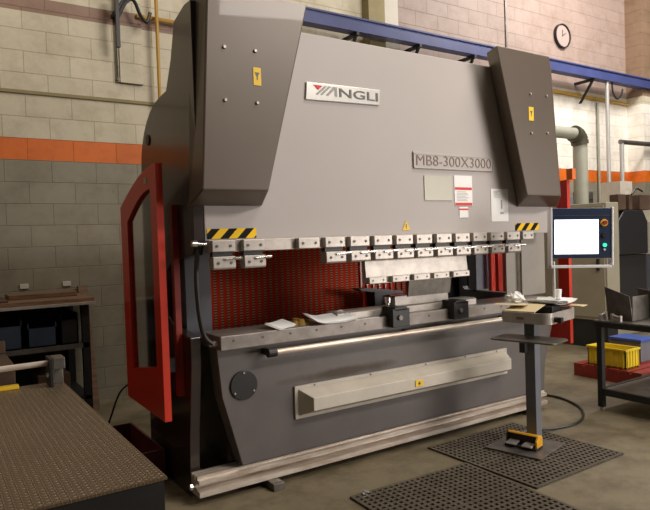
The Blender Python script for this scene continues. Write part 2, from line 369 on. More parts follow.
# side frames
prof = [(3.50,0),(3.47,.35),(3.40,.80),(3.40,.96),(3.66,.99),(3.76,1.06),(3.80,1.20),(3.76,1.34),(3.66,1.40),(3.42,1.43),(3.31,1.44),(3.285,1.50),(3.285,2.0),(3.20,2.0),(3.20,2.835),(3.30,2.84),(3.47,2.80),(3.55,2.60),(3.65,2.44)]
for k in range(0, 8):
    a = math.radians(84-k*84/7); prof.append((3.74+.47*math.cos(a), 2.02+.41*math.sin(a)))
prof += [(4.22,1.5),(4.24,0)]
obj('side_frame', B().prism(prof, 'x', 1.27, 1.332), 'frame', PB, bevel=.004)
obj('side_frame', B().prism([(3.62,0),(3.58,.90),(3.58,.96),(4.33,.97),(4.36,1.0),(4.36,1.5),(4.33,1.53),(3.45,1.53),(3.41,1.62),(3.41,2.80),(3.8,2.72),(4.3,2.3),(4.42,1.9),(4.44,0)], 'x', 4.46, 4.53), 'bluegrey', PB, bevel=.004, label='blue grey right side frame')
obj('access_cap', B().cyl((1.262,4.03,2.20),(1.27,4.03,2.20),.035,20), 'black', PB)
# ram
obj('ram', B().prism([(1.335,1.50),(4.40,1.50),(4.40,2.80),(1.335,2.80)], 'y', 3.28, 3.40), 'ram', PB, bevel=.006)
for hx in (1.40, 3.6): obj('ram_cylinder_housing', B().box(hx,hx+.7,3.41,3.9,1.9,2.6), 'frame', PB)
obj('rear_beam', B().box(1.333,4.455,3.95,4.18,1.55,2.1), 'frame', PB)
# covers
def cover(fr, bk):
    """closed sheet-metal cover: front polygon nearer to the room, back polygon at the ram, sloping underside"""
    return B().hexa([(fr[0][0],3.08,fr[0][1]),(fr[1][0],3.08,fr[1][1]),(bk[1][0],3.275,bk[1][1]),(bk[0][0],3.275,bk[0][1]),
                     (fr[3][0],3.08,fr[3][1]),(fr[2][0],3.08,fr[2][1]),(bk[2][0],3.275,bk[2][1]),(bk[3][0],3.275,bk[3][1])])
c1 = obj('ram_cover', cover([(1.25,1.79),(1.645,1.79),(1.945,2.885),(1.32,2.885)], [(1.245,1.715),(1.70,1.715),(1.98,2.89),(1.29,2.89)]), 'cover', PB, bevel=.008, label='left taupe sheet metal cover')
c2 = obj('ram_cover', cover([(3.875,1.79),(4.285,1.79),(4.175,2.885),(3.575,2.885)], [(3.99,1.715),(4.50,1.715),(4.46,2.90),(3.68,2.90)]), 'cover', PB, bevel=.008, label='right taupe sheet metal cover')
for c, pts, st in ((c1, [(1.404,2.563),(1.591,2.567),(1.399,2.277),(1.592,2.279)], (1.574,1.622,2.377,2.476)), (c2, [(3.934,2.567),(4.126,2.571),(3.934,2.269),(4.127,2.282)], (3.912,3.968,2.364,2.468))):
    for x, z in pts:
        obj('bolt', B().cyl((x,3.08,z),(x,3.068,z),.011,12,.008), 'steel', c)
    s_ = B().box(st[0],st[1],3.077,3.0795,st[2],st[3])
    lab = obj('warning_sticker', s_, 'yellow', c)
    xm = (st[0]+st[1])/2; zm = (st[2]+st[3])/2
    obj('sticker_mark', B().prism([(xm-.014,zm+.022),(xm+.014,zm+.022),(xm+.003,zm-.002),(xm+.003,zm-.02),(xm-.003,zm-.02),(xm-.003,zm-.002)], 'y', 3.0755, 3.0765), 'letter', c)

# badge YANGLI
bd = obj('brand_badge', B().prism([(2.03,2.382),(2.615,2.398),(2.622,2.502),(2.04,2.492)], 'y', 3.268, 3.279), 'plaque', PB, bevel=.003, label='silver brand badge')
y = 3.268
obj('letters', text_b('NGLI', .056, 2.285, 2.60, 2.421, y, .003, bold=.012), 'letter', bd)
obj('logo_triangle', B().prism([(2.088,2.478),(2.158,2.480),(2.124,2.449)], 'y', y-.003, y), 'redink', bd)
obj('logo_strokes', B().prism([(2.105,2.421),(2.123,2.421),(2.193,2.480),(2.172,2.480)], 'y', y-.003, y).prism([(2.136,2.421),(2.154,2.421),(2.224,2.480),(2.203,2.480)], 'y', y-.003, y).prism([(2.182,2.421),(2.200,2.421),(2.250,2.464),(2.250,2.480),(2.238,2.480)], 'y', y-.003, y).prism([(2.2505,2.421),(2.268,2.421),(2.268,2.480),(2.2505,2.480)], 'y', y-.003, y), 'grayink', bd)
# model plate
mp = obj('model_plate', B().prism([(2.905,1.990),(3.712,1.985),(3.718,2.085),(2.902,2.105)], 'y', 3.270, 3.279), 'ram', PB, bevel=.003, label='model number plate')
obj('letters', text_b('MB8-300X3000', .072, 2.93, 3.69, 2.010, 3.270, .003, bold=-.012), 'brownink', mp)
obj('plate_rim', B().box(2.905,3.712,3.267,3.271,1.988,1.993).box(2.905,3.712,3.267,3.271,2.086,2.091).box(2.905,2.910,3.267,3.271,1.99,2.09).box(3.707,3.712,3.267,3.271,1.99,2.09), 'plaque2', mp)
obj('data_plate', B().box(3.003,3.275,3.274,3.279,1.762,1.938), 'plaque2', PB)
nt_ = obj('notice', B().box(3.30,3.486,3.276,3.279,1.725,1.948), 'white', PB, label='white notice with two red bars')
for z in (1.842, 1.727): obj('red_bar', B().box(3.305,3.481,3.274,3.276,z,z+.019), 'redink', nt_)
b_ = B()
for i in range(7): b_.box(3.325, 3.325+random.uniform(.09,.14), 3.2745, 3.276, 1.760+i*.011, 1.763+i*.011)
obj('fine_print', b_, 'grayink', nt_)
n2 = obj('notice', B().box(3.345,3.438,3.276,3.279,1.635,1.715), 'white', PB, label='small white sticker with a red line')
obj('red_bar', B().box(3.345,3.438,3.274,3.276,1.692,1.703), 'redink', n2)
n3 = obj('paper_sheet', B().box(3.69,3.885,3.276,3.279,1.602,1.856), 'white', PB, label='white sheet with grey drawing')
b_ = B().box(3.80,3.815,3.2745,3.276,1.70,1.77).box(3.79,3.83,3.2745,3.276,1.66,1.675)
for i in range(6): b_.box(3.72, 3.72+random.uniform(.04,.11), 3.2745, 3.276, 1.79+i*.009, 1.793+i*.009)
obj('fine_print', b_, 'grayink', n3)
tr = obj('warning_triangle', B().prism([(2.788,1.552),(2.860,1.552),(2.824,1.618)], 'y', 3.276, 3.279), 'yellow', PB)
obj('triangle_mark', B().box(2.821,2.827,3.274,3.276,1.572,1.595).box(2.821,2.827,3.274,3.276,1.562,1.568), 'letter', tr)
obj('hazard_tape', B().box(1.347,1.657,3.276,3.279,1.529,1.587), 'hazard', PB)
obj('hazard_tape', B().box(3.965,4.255,3.276,3.279,1.526,1.585), 'hazard', PB)
# tool rail and clamps
obj('tool_rail', B().box(1.335,4.09,3.225,3.279,1.452,1.522), 'steel', PB, bevel=.003)
def clamp(x0, x1, lower):
    y0, y1 = 3.185, 3.225
    c = obj('tool_clamp', B().box(x0,x1,y0,y1,1.455,1.520), 'steel', PB, bevel=.004)
    scr = lambda x, z: obj('screw', B().cyl((x,y0+.002,z),(x,y0-.004,z),.0085,10), 'letter', c)
    for k in (.2, .8): scr(x0+(x1-x0)*k, 1.487)
    if lower:
        obj('clamp_neck', B().box(x0+.008,x1-.008,3.205,3.24,1.425,1.456), 'black', c)
        obj('clamp_jaw', B().prism([(3.178,1.365),(3.186,1.356),(3.235,1.356),(3.245,1.38),(3.245,1.428),(3.178,1.428)], 'x', x0, x1), 'steel', c, bevel=.003)
        for k in (.22, .78): obj('screw', B().cyl((x0+(x1-x0)*k,3.18,1.392),(x0+(x1-x0)*k,3.174,1.392),.0085,10), 'letter', c)
        xm = x0+(x1-x0)*.48
        obj('clamp_lever', B().cyl((xm,3.172,1.411),(x1-.01,3.165,1.415),.006,10).cyl((x1-.012,3.165,1.415),(x1+.028,3.16,1.417),.0085,10), 'bright', c, smooth=True)
for x0, x1, lo in [(1.337,1.474,1),(1.528,1.665,1),(1.893,2.046,0),(2.086,2.236,1),(2.276,2.43,1),(2.468,2.62,1),(2.655,2.803,1),(2.835,2.98,1),(3.022,3.17,1),(3.206,3.352,1),(3.388,3.535,1),(3.575,3.72,1),(3.757,3.905,1),(3.94,4.07,0)]:
    clamp(x0, x1, lo)
obj('rail_knob', B().cyl((1.335,3.24,1.50),(1.25,3.24,1.505),.009,12).cyl((1.27,3.24,1.504),(1.24,3.24,1.506),.018,14), 'bright', PB, smooth=True)
# bed
bedpts = [(1.40,.885),(4.46,.885),(4.46,.70),(4.36,.40),(4.34,.175),(1.54,.175),(1.425,.60)]
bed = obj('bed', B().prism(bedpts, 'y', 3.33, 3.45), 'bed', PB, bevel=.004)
obj('vent_disc', B().cyl((1.563,3.33,.655),(1.563,3.318,.655),.088,32), 'blackp', bed, bevel=.003)
for dx, dz in ((0,.074),(-.062,-.04),(.062,-.04)): obj('screw', B().cyl((1.563+dx,3.318,.655+dz),(1.563+dx,3.313,.655+dz),.006,8), 'steel', bed)
obj('lower_crossbeam', B().box(1.5,4.3,3.48,4.2,.0,.175).box(1.5,4.3,3.451,4.2,.175,.85), 'frame', PB)
obj('bed_table', B().box(1.40,4.34,3.265,3.56,.886,.968), 'tablesteel', PB, bevel=.004)
for i in range(15):
    x = 1.48+i*.19; obj('table_screw', B().cyl((x,3.267,.938),(x,3.262,.938),.0075,10), 'letter', PB)
# front support tube
fr = obj('front_rod', B().cyl((1.74,3.235,.842),(4.12,3.235,.842),.019,16), 'rust', PB, smooth=True)
obj('rod_bracket', B().cyl((1.685,3.24,.842),(1.74,3.24,.842),.028,16).box(1.69,1.72,3.24,3.33,.825,.86), 'black', PB)
for rx in (2.8, 3.8): obj('rod_bracket', B().box(rx,rx+.03,3.25,3.33,.83,.855), 'black', PB)
# long cream access cover with bevelled edges
b_ = B().box(1.905,3.87,3.315,3.33,.385,.592)
b_.hexa([(1.93,3.315,.405),(3.845,3.315,.405),(3.79,3.205,.450),(1.975,3.205,.450),(1.93,3.315,.572),(3.845,3.315,.572),(3.79,3.205,.530),(1.975,3.205,.530)])
ac = obj('front_panel', b_, 'cream', PB, bevel=.003, label='long cream bevelled cover')
wt = obj('warning_sticker', B().box(2.80,2.87,3.2,3.2049,.468,.512), 'yellow', ac)
obj('sticker_mark', B().box(2.83,2.838,3.1985,3.2,.478,.502).box(2.82,2.848,3.1985,3.2,.486,.492), 'letter', ac)
for x in (2.05,2.5,3.0,3.4,3.75): obj('screw', B().cyl((x,3.315,.582),(x,3.310,.582),.006,8), 'steeld', ac)
# throat interior
obj('rear_guard', B().box(1.56,3.95,4.25,4.27,.86,1.54), 'guard', PB)
b_ = B()
for i in range(12): b_.box(3.12+i*.066, 3.135+i*.066, 4.235, 4.25, .9, 1.5)
obj('guard_rib', b_, 'red', PB)
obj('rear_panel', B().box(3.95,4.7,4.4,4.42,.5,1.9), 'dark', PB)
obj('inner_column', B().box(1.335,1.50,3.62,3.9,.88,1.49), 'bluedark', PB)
obj('hose', B().tube([(1.31,3.30,1.50),(1.285,3.28,1.44),(1.27,3.27,1.3),(1.28,3.27,1.1),(1.31,3.28,.98),(1.36,3.29,.93)], .014), 'cable', PB, smooth=True)
obj('table_knob', B().cyl((1.40,3.32,.925),(1.35,3.32,.925),.016,14), 'steel', PB, smooth=True)
bg = obj('back_gauge', B().prism([(2.90,1.105),(3.02,1.10),(3.36,1.055),(3.36,1.03),(3.05,1.065),(2.94,1.085)], 'y', 3.97, 4.08).box(3.08,3.27,3.99,4.1,.86,1.06), 'blackp', PB)
obj('gauge_finger', B().box(3.20,3.34,3.94,3.97,1.00,1.03).cyl((3.22,3.93,1.0),(3.22,3.93,.96),.02,12), 'red', PB)
obj('side_panel', B().prism([(4.20,.98),(4.50,.98),(4.50,2.2),(4.28,2.2),(4.28,1.45),(4.20,1.45)], 'y', 3.415, 3.435), 'sidepanel', PB)
# right inner post strips
for gx, gy in ((4.55,4.06),(4.65,4.06)): obj('guard_post', B().box(gx,gx+.055,gy,gy+.04,.0,1.6), 'red', PB)
obj('inner_panel', B().box(4.06,4.197,3.46,3.472,.969,1.499), 'sidepanel', PB)
obj('inner_column', B().box(4.44,4.65,4.15,4.25,.975,1.525), 'palecol', PB)
# left door (swung in line with the frame side), curved top, window
def door(x0, x1, y0, y1, z0, zf, zn, win):
    pts = [(y0,z0),(y1,z0),(y1,zf)]
    for k in range(1, 9):
        t = k/8; pts.append((y1+(y0-y1)*t, zf+(zn-zf)*math.sin(t*math.pi/2)))
    d = B().prism(pts, 'x', x0, x1); return pts, d
def make_door(x, flip, label):
    y0, y1 = 3.39, 4.14
    z0, zf, zn = .505, 1.76, 1.965
    outer = [(y0,z0),(y1,z0+.005),(y1,zf)]
    for k in range(1, 9):
        t = k/8; outer.append((y1+(y0-y1)*t, zf+(zn-zf)*math.sin(t*math.pi/2)))
    wy0, wy1 = 3.50, 3.99; inner = [(wy0,.80),(wy1,.72),(wy1,1.66)]
    for k in range(1, 9):
        t = k/8; inner.append((wy1+(wy0-wy1)*t, 1.66+.17*math.sin(t*math.pi/2)))
    n = len(outer); b = B()
    vs = [(x,p[0],p[1]) for p in outer]+[(x,p[0],p[1]) for p in inner]+[(x+.04,p[0],p[1]) for p in outer]+[(x+.04,p[0],p[1]) for p in inner]
    fs = []
    for i in range(n):
        j = (i+1)%n
        fs += [(i,j,n+j,n+i), (2*n+i,3*n+i,3*n+j,2*n+j), (i,2*n+i,2*n+j,j), (n+i,n+j,3*n+j,3*n+i)]
    b.add(vs, fs)
    d = obj('guard_door', b, 'red', PB, label=label)
    obj('window_pane', B().prism(inner, 'x', x+.016, x+.022), 'glass', d)
    obj('door_sticker', B().box(x-.002, x, 3.555, 3.60, 1.865, 1.905), 'plaque2', d)
    obj('hinge', B().cyl((x+.05,y0+.12,.75),(x+.05,y0+.12,.85),.014,12).box(x+.04,x+.11,y0+.10,y0+.14,.76,.84), 'black', d)
    return d
make_door(1.10, False, 'left red guard door with curved top')
# hinge post of the left door
obj('door_post', B().box(1.235,1.27,3.53,3.575,.6,1.74), 'redd', PB)
dr = make_door(4.80, True, 'right red guard door')
obj('door_post', B().box(4.535,4.80,3.75,3.80,.6,.66).box(4.535,4.80,3.75,3.80,1.7,1.76), 'redd', PB)
obj('door_cap', B().box(4.795,4.845,3.33,3.389,1.965,2.06), 'orange', dr)

# ------------------------------------------------------------------ tooling on the machine
t = thing('punch_beam', 'wide pale steel punch hanging from the clamps of the press brake', 'tooling', (2.93, 3.25, 1.1))
obj('punch_plate', B().prism([(3.245,1.356),(3.275,1.356),(3.275,1.20),(3.235,1.20),(3.235,1.24)], 'x', 2.43, 3.37), 'steel', t)
for x0, x1 in ((2.43,2.575),(2.625,2.775),(2.815,2.965),(3.0,3.15),(3.19,3.355)):
    sg = obj('punch_segment', B().box(x0,x1,3.20,3.235,1.203,1.246), 'steel', t, bevel=.004)
    for k in (.2,.8): obj('screw', B().cyl((x0+(x1-x0)*k,3.20,1.225),(x0+(x1-x0)*k,3.196,1.225),.006,8), 'letter', sg)
obj('punch_tip', B().prism([(3.235,1.202),(3.275,1.202),(3.262,1.09),(3.252,1.09)], 'x', 2.80, 3.20), 'steeld', t)
t = thing('die_holder', 'long grey die holder bar lying on the bed table', 'tooling', (2.9, 3.36, .968))
obj('holder_bar', B().prism([(3.335,.9682),(3.48,.9682),(3.48,1.012),(3.46,1.022),(3.355,1.022),(3.335,1.012)], 'x', 2.26, 3.56), 'steel', t, bevel=.002)
for x in (2.62, 3.19):
    cb = obj('holder_clamp', B().box(x,x+.15,3.205,3.264,.895,1.02).box(x+.02,x+.13,3.205,3.345,1.005,1.03), 'black', t, bevel=.004)
    obj('clamp_bolt', B().cyl((x+.06,3.205,.96),(x+.06,3.19,.96),.018,6), 'steeld', cb)
t = thing('die_block', 'short milled die block lying on the die holder bar', 'tooling', (3.0, 3.38, 1.022))
obj('die_body', B().prism([(3.345,1.0225),(3.42,1.0225),(3.42,1.088),(3.392,1.088),(3.382,1.07),(3.372,1.088),(3.345,1.088)], 'x', 2.76, 3.27), 'steel', t)
tag(obj('end_stop', B().cyl((2.71,3.37,1.0225),(2.71,3.37,1.05),.016,14).cyl((2.71,3.37,1.05),(2.71,3.37,1.085),.026,14), 'bright', smooth=True), 'small bright round stop standing left of the milled die block', 'stop')

def sheet(pts, th, bend=None):
    """thin sheet from a 2D outline with per-corner heights"""
    n = len(pts)
    return B().add([(x,y,z) for x,y,z in pts]+[(x,y,z+th) for x,y,z in pts], [tuple(range(n))[::-1], tuple(range(n,2*n))]+[(i,(i+1)%n,n+(i+1)%n,n+i) for i in range(n)])

def paper_stack(name, cx, cy, z, w, d, n, rz, mat='white', curl=0.0, jit=.02, tilt=0.0):
    b = B()
    for k in range(n):
        m = Matrix.Translation((cx+random.uniform(-jit,jit), cy+random.uniform(-jit,jit), z+.0022*k+d/2*math.sin(tilt))) @ Matrix.Rotation(tilt,4,'X') @ Matrix.Rotation(rz+random.uniform(-.15,.15),4,'Z')
        N = 8; vs = []; fs = []
        for i in range(N+1):
            u = i/N-.5; zz = curl*(max(0, abs(u)*2-.35))**2*(1 if u < 0 else .5)
            for y in (-d/2, d/2): vs += [m@Vector((u*w,y,zz)), m@Vector((u*w,y,zz+.0018))]
        for i in range(N):
            a = 4*i; c = a+4
            fs += [(a,a+2,c+2,c),(a+1,c+1,c+3,a+3),(a,c,c+1,a+1),(a+2,a+3,c+3,c+2)]
        fs += [(0,1,3,2),(4*N,4*N+2,4*N+3,4*N+1)]
        b.add(vs, fs)
    return obj(name, b, mat)
tag(paper_stack('paper_stack', 2.19, 3.325, .969, .32, .13, 6, .06, curl=.06, jit=.010, tilt=.26), 'open white paper stack lying on the bed table', 'papers')
tag(obj('shop_drawing', sheet([(2.36,3.272,.9685),(2.56,3.272,.9685)]+[(2.55,3.296,.9685),(2.38,3.298,.9685)], .002), 'white'), 'flat white sheet sticking out right of the open paper stack', 'papers')
tag(paper_stack('note_pad', 1.84, 3.345, .9685, .15, .12, 3, .3, curl=.012, tilt=.25), 'small white note pad on the left part of the bed table', 'papers')
rg = B()
for i in range(7):
    a = i*.9; rg.cyl((1.995+.045*math.cos(a), 3.38+.03*math.sin(a), .969),(1.995+.045*math.cos(a), 3.38+.03*math.sin(a), .99+.008*(i%3)), .038, 9, .022)
tag(obj('rag', rg, 'rag', smooth=True), 'crumpled ochre rag between the note pad and the paper stack', 'rag')

# ------------------------------------------------------------------ floor rail and blocks
t = thing('floor_rail', 'long grooved steel bar lying on blocks before the press brake', 'rail', (2.85, 3.37, .045))
rp = [(3.335,.045),(3.46,.045),(3.46,.19),(3.44,.19),(3.44,.158),(3.425,.158),(3.425,.19),(3.405,.19),(3.405,.158),(3.39,.158),(3.39,.19),(3.36,.19),(3.36,.172),(3.335,.165),(3.335,.138),(3.395,.132),(3.395,.098),(3.33,.086),(3.33,.05)]
rp = [(y, .045+(z-.045)*.80) for y, z in rp]
obj('rail_bar', B().prism(rp, 'x', 1.265, 4.38), 'rust', t)
obj('end_bolt', B().cyl((1.265,3.39,.10),(1.235,3.39,.10),.012,10).cyl((1.245,3.39,.10),(1.23,3.39,.10),.018,6), 'bright', t)
for i, (x, lb) in enumerate(((1.70,'steel block under the left end of the grooved floor bar'),(4.12,'steel block under the right end of the grooved floor bar'))):
    tag(obj('support_block', B().box(x,x+.075,3.25,3.46,0,.045), 'steeld', bevel=.003), lb, 'block')

# ------------------------------------------------------------------ rubber mats with real holes
def mat_mesh(n=22, s=.914, w=.017, h=.013):
    b = B(); p = (s-w)/n
    for i in range(n+1):
        ww = w*1.5 if i in (0, n//2, n) else w
        c = w/2+i*p
        lo, hi = max(0, c-ww/2), min(s, c+ww/2)
        b.box(lo,hi,0,s,0,h); b.box(0,s,lo,hi,0,h-.0006)
    return b
for (x, y, rz, lb, dz) in ((1.975,1.985,-.035,'black perforated rubber floor mat nearest the viewer, at the bottom edge',0),(2.945,2.33,.015,'black perforated rubber floor mat under the control stand plate',0)):
    me = mat_mesh(); o = obj('rubber_mat', me, 'rubber')
    o.location = (0,0,0)
    for v in o.data.vertices: v.co += Vector((.457,.457,0))
    put(o, (x,y,dz), rz); tag(o, lb, 'mat', 'perforated rubber mats')
t = tag(obj('metal_scrap', B().box(2.085,2.13,2.875,2.9,.0135,.02).box(2.1,2.115,2.87,2.905,.02,.026), 'bright'), 'tiny bright metal scrap on the left corner of the near mat', 'scrap')

# ------------------------------------------------------------------ control stand (local frame: +x away from the viewer's left, rotated 14 degrees)
CS = thing('control_stand', 'grey pedestal stand with tray, lit screen panel and floor plate', 'control stand', local=True)
obj('base_plate', B().box(-.2,.2,-.2,.2,.0,.012), 'steeld', CS, bevel=.002)
obj('column', B().box(.06,.145,-.06,.015,.0121,.882), 'bluegrey', CS, bevel=.003)
b_ = B()
# tray: open box, rounded near corner
def rounded(x0, x1, y0, y1, r, n=6):
    pts = [(x0,y1),(x0,y0)]
    pts = []
    for cx, cy, a0 in ((x0+r,y0+r,180),(x1-r,y0+r,270),(x1-r,y1-r,0),(x0+r,y1-r,90)):
        for k in range(n+1):
            a = math.radians(a0+90*k/n); pts.append((cx+r*math.cos(a), cy+r*math.sin(a)))
    return pts
O = rounded(-.12,.34,-.25,.11,.06); I = rounded(-.108,.328,-.238,.098,.055); n = len(O)
vs = [(x,y,.882) for x,y in O]+[(x,y,.955) for x,y in O]+[(x,y,.955) for x,y in I]+[(x,y,.892) for x,y in I]
fs = [tuple(range(n))[::-1], tuple(range(3*n,4*n))]
for i in range(n):
    j = (i+1)%n; fs += [(i,j,n+j,n+i),(n+i,n+j,2*n+j,2*n+i),(2*n+i,2*n+j,3*n+j,3*n+i)]
obj('tray', B().add(vs, fs), 'steel', CS)
obj('tray_label', B().box(-.1225,-.1205,-.07,-.02,.908,.925), 'brownink', CS)
obj('shelf', B().prism(rounded(-.20,.05,-.31,.15,.04), 'z', .765, .777), 'steeld', CS, bevel=.003)
obj('shelf_bracket', B().box(-.01,.03,-.02,.02,.66,.765), 'black', CS)
obj('panel_post', B().cyl((.315,-.10,.892),(.315,-.10,1.28),.011,12), 'steel', CS)
# panel: built facing the operator, in the local frame; turned by ang
ang = math.radians(-33.5-13.5); PM = Matrix.Translation((.45,-.255,1.452)) @ Matrix.Rotation(ang,4,'Z') @ Matrix.Rotation(math.radians(1.3),4,'Y')
def pb_(*a): return B().box(*a).move(PM)
pn = obj('control_panel', pb_(-.215,.215,0,.06,-.155,.205), 'navy', CS, bevel=.004, label='navy control panel with silver trim')
obj('panel_trim', B().box(-.225,-.213,-.006,.064,-.225,.21).box(.213,.225,-.006,.064,-.225,.21).box(-.225,.225,-.006,.03,-.225,-.205).move(PM), 'silver', pn, bevel=.002)
obj('top_strip', pb_(-.212,.212,-.003,0,.150,.152), 'steeld', pn)
obj('screen', pb_(-.196,.118,-.004,0,-.125,.122), 'screen', pn)
def pcyl(x, z, r, l, m, name): return obj(name, B().cyl((x,0,z),(x,-l,z),r,24).move(PM), m, pn, smooth=True)
pcyl(.160,.098,.026,.004,'amber','button_ring'); pcyl(.160,.098,.015,.022,'redd','emergency_button')
pcyl(.157,.008,.015,.014,'black','selector_knob'); pcyl(.162,-.062,.0135,.012,'green','start_button'); pcyl(.162,-.095,.008,.006,'silver','key_switch')
PX, PY, PR = 3.46, 2.825, math.radians(13.5)
put(CS, (PX,PY,.013), PR)
def cs(x, y, z=0):   # a point of the stand's frame in the room
    c, s_ = math.cos(PR), math.sin(PR); return (PX+c*x-s_*y, PY+s_*x+c*y, z+.013)
# stuff on the tray
def place(o, x, y, z, r=0):
    p = cs(x,y,z); o.location = Vector(p)+Vector((0,0,0)); o.rotation_euler = (0,0,PR+r); return o
def lo(name, b, mat, x, y, z, r=0, **k):
    o = obj(name, b, mat, **k); o.location = (0,0,0)
    off = OFF[o.name]
    for v in o.data.vertices: v.co += off
    return place(o, x, y, z, r)
tag(lo('tool_box', B().box(-.08,.08,-.12,.12,0,.095), 'black', .12,-.08,.8925, bevel=.006), 'black flat case lying in the tray of the control stand', 'case')
tag(lo('manila_folder', B().prism([(-.02,0),(.0,0),(.0,.055),(-.015,.066),(.16,.10),(.16,.104),(-.02,.070)],'y',-.17,.05), 'manila', -.085,.03,.8925), 'folded cream folder standing against the left side of the tray', 'folder')
tag(lo('note_card', B().prism([(-.05,.0),(.05,.0),(.05,.002),(-.05,.002)],'y',-.10,.12), 'manila', -.02,.06,.995, r=.2), 'cream card curling over the left end of the tray', 'card')
tag(lo('sticker_card', B().box(0,.003,-.02,.02,0,.035), 'ochre', -.1125,-.03,.915), 'small ochre mark label on the cream folder in the tray', 'label')
# crumpled white paper, loose sheets, cup of pens
ic = bmesh.new(); bmesh.ops.create_icosphere(ic, subdivisions=3, radius=1)
b_ = B(); b_.add([Vector((v.co.x*.05*(1+.35*random.uniform(-1,1)), v.co.y*.07*(1+.25*random.uniform(-1,1)), max(0,v.co.z+.35)*.05*(1+.35*random.uniform(-1,1)))) for v in ic.verts], [tuple(v.index for v in f.verts) for f in ic.faces]); ic.free()
tag(lo('crumpled_paper', b_, 'white', .10,.10,.999), 'crumpled white paper on top at the left of the tray', 'paper')
def sheets(x, y, z, w, d, nn, r, m='white', curl=.02):
    b = B()
    for k in range(nn):
        mm = Matrix.Translation((random.uniform(-.02,.02),random.uniform(-.02,.02),.003*k)) @ Matrix.Rotation(random.uniform(-.25,.25),4,'Z')
        N = 6; vs = []; fs = []
        for i in range(N+1):
            u = i/N-.5; zz = curl*(abs(u)*2)**3
            for yy in (-d/2,d/2): vs += [mm@Vector((u*w,yy,zz)), mm@Vector((u*w,yy,zz+.0025))]
        for i in range(N):
            a = 4*i; c = a+4; fs += [(a,a+2,c+2,c),(a+1,c+1,c+3,a+3),(a,c,c+1,a+1),(a+2,a+3,c+3,c+2)]
        fs += [(0,1,3,2),(4*N,4*N+2,4*N+3,4*N+1)]; b.add(vs, fs)
    return b
tag(lo('paper_sheets', sheets(0,0,0,.22,.24,5,0), 'white', .20,-.12,.990), 'loose white sheets spread over the right of the tray', 'papers')
tag(lo('cream_sheet', sheets(0,0,0,.10,.12,1,0,curl=.005), 'manila', .40,-.22,.957), 'cream card overhanging the right corner of the tray', 'card')
t = tag(lo('plastic_cup', B().cyl((0,0,0),(0,0,.07),.017,16,.022), 'white', .27,-.15,1.014, smooth=True), 'white cup standing on the loose sheets below the screen panel', 'cup')
tag(lo('hand_tool', B().cyl((0,-.06,.018),(0,.06,.018),.018,12).box(-.02,.02,-.09,-.06,0,.034), 'black', -.04,-.21,.8925, smooth=True), 'dark hand tool lying in the right front corner of the tray', 'tool')

# foot pedal on the base plate
t = thing('foot_pedal', 'yellow hooded foot pedal standing on the steel floor plate', 'foot pedal', local=True)
obj('pedal_base', B().box(-.065,.06,-.135,.125,0,.018), 'blackp', t, bevel=.003)
hood = [(.055,.0),(.055,.075),(.035,.10),(.0,.105),(-.015,.095),(.0,.09),(.028,.086),(.042,.07),(.042,.0)]
obj('hood', B().prism(hood,'y',-.125,.125), 'pedal', t, bevel=.004)
obj('hood_cheek', B().prism([(.05,.018),(.05,.085),(.03,.104),(-.02,.104),(-.055,.07),(-.055,.018)],'y',-.14,-.12), 'pedal', t, bevel=.006)
obj('hood_cheek', B().prism([(.05,.018),(.05,.085),(.03,.104),(-.01,.104),(-.02,.06),(-.02,.018)],'y',.12,.135), 'blackp', t, bevel=.004)
obj('hood_divider', B().box(.0,.042,-.125,.125,.018,.085), 'blackp', t)
for yy in (-.065,.065): obj('treadle', B().hexa([(-.085,yy-.042,.02),(-.005,yy-.042,.03),(-.005,yy+.042,.03),(-.085,yy+.042,.02),(-.085,yy-.042,.03),(-.005,yy-.042,.045),(-.005,yy+.042,.045),(-.085,yy+.042,.03)]), 'steel', t, bevel=.003)
put(t, cs(-.03,.0,.0125), PR); t.scale = (.88,.88,.88)
tag(obj('power_cable', B().tube([(3.66,3.02,.026),(3.80,2.99,.026),(3.98,2.95,.012),(4.20,2.93,.012),(4.42,3.02,.012),(4.62,3.20,.012),(4.74,3.45,.012),(4.72,3.62,.012),(4.60,3.66,.015),(4.56,3.62,.05)], .010), 'cable', smooth=True), 'black cable looping over the floor right of the control stand', 'cable')

# ------------------------------------------------------------------ right side: steel cart
t = thing('steel_cart', 'black steel frame cart at the right edge of the photo', 'cart', (5.2, 2.7, 0))
for x, y in ((4.69,3.02),(4.69,2.30),(5.67,3.02),(5.67,2.30)):
    obj('leg', B().box(x,x+.045,y,y+.045,.03,.715), 'black', t)
    obj('foot', B().cyl((x+.022,y+.022,0),(x+.022,y+.022,.03),.018,12), 'steel', t)
obj('top', B().box(4.67,5.74,2.28,3.08,.745,.757), 'steeld', t)
obj('top_frame', B().box(4.68,5.73,3.04,3.075,.70,.745).box(4.68,5.73,2.29,2.33,.70,.745).box(4.68,4.72,2.33,3.04,.70,.745).box(5.69,5.73,2.33,3.04,.70,.745), 'black', t)
obj('lower_shelf', B().box(4.735,5.67,2.34,3.02,.17,.182), 'steeld', t)
obj('shelf_frame', B().box(4.735,5.67,3.025,3.06,.13,.185).box(4.735,5.67,2.31,2.34,.13,.185).box(4.695,4.73,2.345,3.02,.13,.185).box(5.675,5.71,2.345,3.02,.13,.185), 'black', t)
tag(obj('steel_sheet_part', B().hexa([(4.78,2.80,.757),(4.786,2.80,.757),(4.80,3.02,.757),(4.794,3.02,.757),(4.74,2.80,.965),(4.746,2.80,.965),(4.755,3.02,1.035),(4.749,3.02,1.035)]).box(4.786,5.02,2.80,2.806,.757,.96).box(4.786,5.02,2.80,3.02,.757,.761), 'steeld'), 'bent grey sheet steel part standing on the cart, left one', 'metal part')
